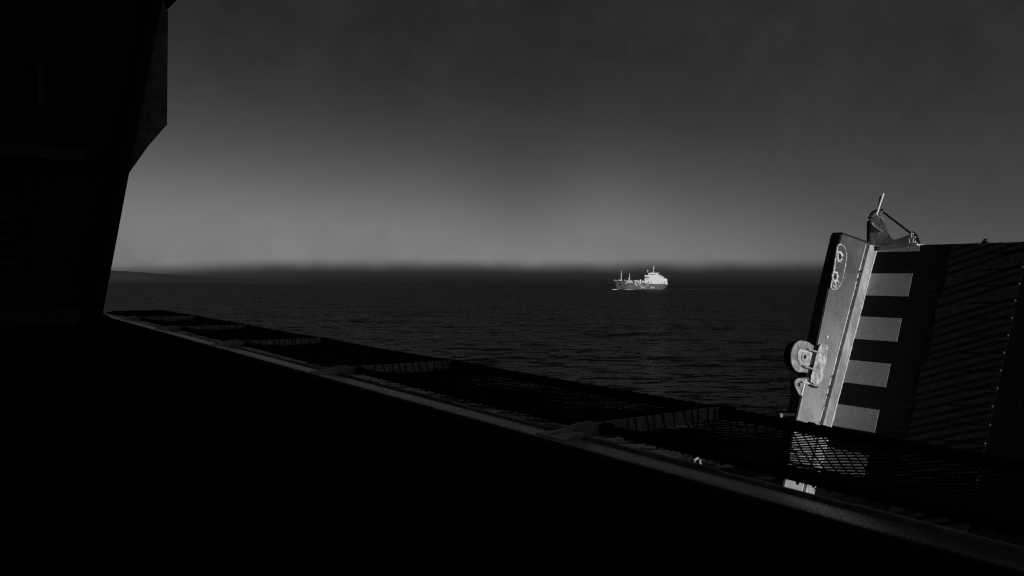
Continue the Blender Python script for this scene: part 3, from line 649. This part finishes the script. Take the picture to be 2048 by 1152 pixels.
mb = MB(); mb.ball((sx(600), -3.2, sz(640)), 1.25, 8); mb.build('ventilator', M['sh_white'], shp)
pt('sh_grey', 'catwalk', [bxp(582, 740, 696, 716, 7.5), bxp(760, 830, 700, 708, 7.5)]+[((sx(600+k*46), -7.4, 11.9), (sx(600+k*46)+.4, -7.0, 13.1)) for k in range(8)])
mb = MB()
for k in range(5): mb.tube([(sx(835+k*32), -5.6+.6*k, sz(700)), (sx(835+k*32), -5.6+.6*k, sz(640)), (sx(850+k*34), -5.5+.6*k, sz(632))], 0.42, 6)
for z in (642, 668): mb.tube([(sx(832), -5.8, sz(z)), (sx(990), -5.4, sz(z+4))], 0.34, 6)
mb.tube([(sx(880), -6, sz(645)), (sx(960), -6, sz(715))], 0.4, 6)
mb.build('pipework', M['sh_white'], shp)
cr = pt('sh_white', 'deck_crane', [bxp(1006, 1042, 616, 735, 3.5, -1.8)])
mb = MB(); mb.tube([(sx(1040), -2.4, sz(575)), (sx(1005), -2.4, sz(600)), (sx(975), -2.4, sz(592))], 0.9, 6, rr=[1.1, .9, .5]); mb.tube([(sx(1050), -2.4, sz(620)), (sx(1045), -2.4, sz(560)), (sx(1060), -2.4, sz(540))], 0.8, 6); mb.build('jib', M['sh_dark'], cr)
pt('sh_grey', 'deck_locker', [bxp(1046, 1108, 640, 705, 5.2), bxp(1116, 1214, 690, 716, 6.6)])
# accommodation
sup = pt('sh_white', 'superstructure', [bxp(1216, 1500, 499, 728, 7.2), bxp(1112, 1215.5, 572, 655, 7.1), bxp(1112, 1215.5, 655.5, 688, 5.6), bxp(1500.5, 1560, 500, 700, 6.6), bxp(1560.5, 1602, 535, 700, 6.2), bxp(1602.5, 1642, 575, 700, 6.0)], bevel=0.1)
pt('sh_white', 'bridge_wing', [bxp(1108, 1215.5, 503, 545, 7.9), bxp(1108, 1120, 488, 503, 7.9), ((sx(1216), -7.9, sz(512)), (sx(1300), -7.21, sz(500)))], bevel=0.05)
wh = pt('sh_white', 'wheelhouse', [bxp(1212, 1488, 447, 470, 6.2), bxp(1218, 1484, 470.1, 498.9, 5.8)], bevel=0.05)
for k in range(5): pt('sh_dark', 'window', [((sx(1244+k*35), -5.9, sz(490)), (sx(1271+k*35), -5.79, sz(473)))], wh)
for a, b, y0, y1, hb in ((1140, 1210, 610, 622, 7.12), (1250, 1300, 688, 699, 7.22), (1300, 1330, 600, 608, 7.22), (1370, 1400, 556, 562, 7.22), (1330, 1352, 556, 562, 7.22), (1450, 1470, 640, 650, 7.22), (1310, 1322, 660, 690, 7.22), (1528, 1544, 528, 540, 6.62), (1420, 1440, 600, 608, 7.22)):
    pt('sh_dark' if y1-y0 > 9 and b-a > 14 else 'sh_grey', 'window', [((sx(a), -hb-.02, sz(y1)), (sx(b), -hb+.05, sz(y0)))], sup)
ph = pt('sh_white', 'poop_house', [bxp(1500.6, 1722, 600, 676, 6.4), bxp(1655, 1700, 582, 600, 5), bxp(1670, 1722, 676, 736, 6.2), bxp(1440, 1520, 676, 736, 6.6)]+[bxp(1530+k*42, 1545+k*42, 676, 735, 6.3) for k in range(4)], bevel=0.05)
pt('sh_white', 'stern_rail', [bxp(1525, 1735, 712, 738, 6.35)], ph)
pt('sh_dark', 'opening', [bxp(1522, 1668, 677, 711, 5.6)], ph)
pt('sh_white', 'ladder', [((sx(1575), -6.5, sz(600)), (sx(1590), -6.25, sz(520))), ((sx(1612), -6.4, sz(600)), (sx(1632), -6.1, sz(540)))])
fn = MB(); fn.prism([(sx(1482), sz(500)), (sx(1560), sz(500)), (sx(1545), sz(420)), (sx(1490), sz(405))], 1, -2.6, 2.6); fn = fn.build('funnel', M['sh_dark'], shp, bevel=0.2)
mb = MB(); mb.tube([(sx(1500), -1, sz(420)), (sx(1492), -1, sz(345))], 0.75, 8); mb.tube([(sx(1520), .8, sz(420)), (sx(1518), .8, sz(380))], 0.7, 8); mb.build('exhaust_pipe', M['sh_dark'], fn)
mb = MB(); mb.ball((sx(1512), -2.7, sz(432)), 0.8, 6); mb.build('funnel_mark', M['sh_grey'], fn)
rm = mast([(1375, 446), (1390, 420), (1395, 330), (1392, 300), (1394, 270)], 0.62, 0.5, 'radar_mast')
mb = MB(); mb.tube([(sx(1392), -.5, sz(330)), (sx(1392), -.5, sz(275))], 0.85, 8); mb.box((sx(1365), -.6, sz(328)), (sx(1420), .6, sz(322))); mb.build('radar', M['sh_white'], rm)
mb = MB(); mb.tube([(sx(1396), 0, sz(275)), (sx(1412), 0, sz(235))], 0.28, 6); mb.tube([(sx(1390), 0, sz(290)), (sx(1428), 0, sz(262))], 0.2, 6); mb.build('aerial', M['sh_grey'], rm)
mb = MB(); mb.tube([(sx(1340), 0, sz(447)), (sx(1375), 0, sz(420)), (sx(1385), 0, sz(418)), (sx(1405), 0, sz(447))], 0.7, 6); mb.build('mast_foot', M['sh_white'], rm)
do = mast([(1236, 447), (1234, 402)], 0.4, 0.35, 'dome_post'); mb = MB(); mb.ball((sx(1232), 0, sz(386)), 1.3, 10); mb.build('satellite_dome', M['sh_white'], do)
mast([(1316, 447), (1318, 415)], 0.5, 0.3, 'vent_post', 'sh_grey'); mast([(1424, 447), (1426, 400)], 0.28, 0.2, 'aerial', 'sh_grey'); mast([(1462, 447), (1462, 425)], 0.7, 0.6, 'vent_post')

for k, (a, b, y, hb) in enumerate(((1216, 1500, 541, 7.45), (1216, 1560, 586, 7.45), (1216, 1602, 632, 7.45), (1216, 1500, 678, 7.45))):
    pt('sh_grey', 'deck_edge', [((sx(a), -hb, sz(y)-.12), (sx(b), -7.19, sz(y)+.12))], sup)
# bow wave and wake
def foam(name, pts, hgt_, wid, m_, label):
    mb_ = MB(); k_ = len(pts); vs_ = []; fs_ = []
    for i, (x, y) in enumerate(pts):
        e_ = math.sin(math.pi*(i+.2)/(k_-.6))**0.7; h = hgt_*e_*random.uniform(.7, 1.2); w_ = wid*random.uniform(.7, 1.2)
        vs_ += [(x, y-w_, -.05), (x, y-w_*.3, h*.8), (x, y+w_*.3, h), (x, y+w_, -.05)]
    for i in range(k_-1):
        for k in range(3): fs_.append((i*4+k, (i+1)*4+k, (i+1)*4+k+1, i*4+k+1))
        fs_.append((i*4+3, (i+1)*4+3, (i+1)*4, i*4))
    mb_.add(vs_, fs_); o_ = mb_.build(name, M[m_], frame=SHIP, smooth=70); o_['kind'] = 'stuff'; tag(o_, label, 'foam'); return o_
foam('bow_wave', [(-5+i*.9, -1.5-.05*i) for i in range(16)], 1.1, 1.5, 'foam', 'white foam streak thrown up under the tanker bow')
foam('bow_wave', [(14+i*1.2, -10.0) for i in range(18)], 0.75, 1.3, 'foam', 'second thin foam streak along the tanker side behind the bow wave')
foam('wake', [(90+i*6.0, 1.5+i*3.2) for i in range(44)], 0.5, 1.4, 'wake', 'faint thin wake line trailing to the right of the tanker')
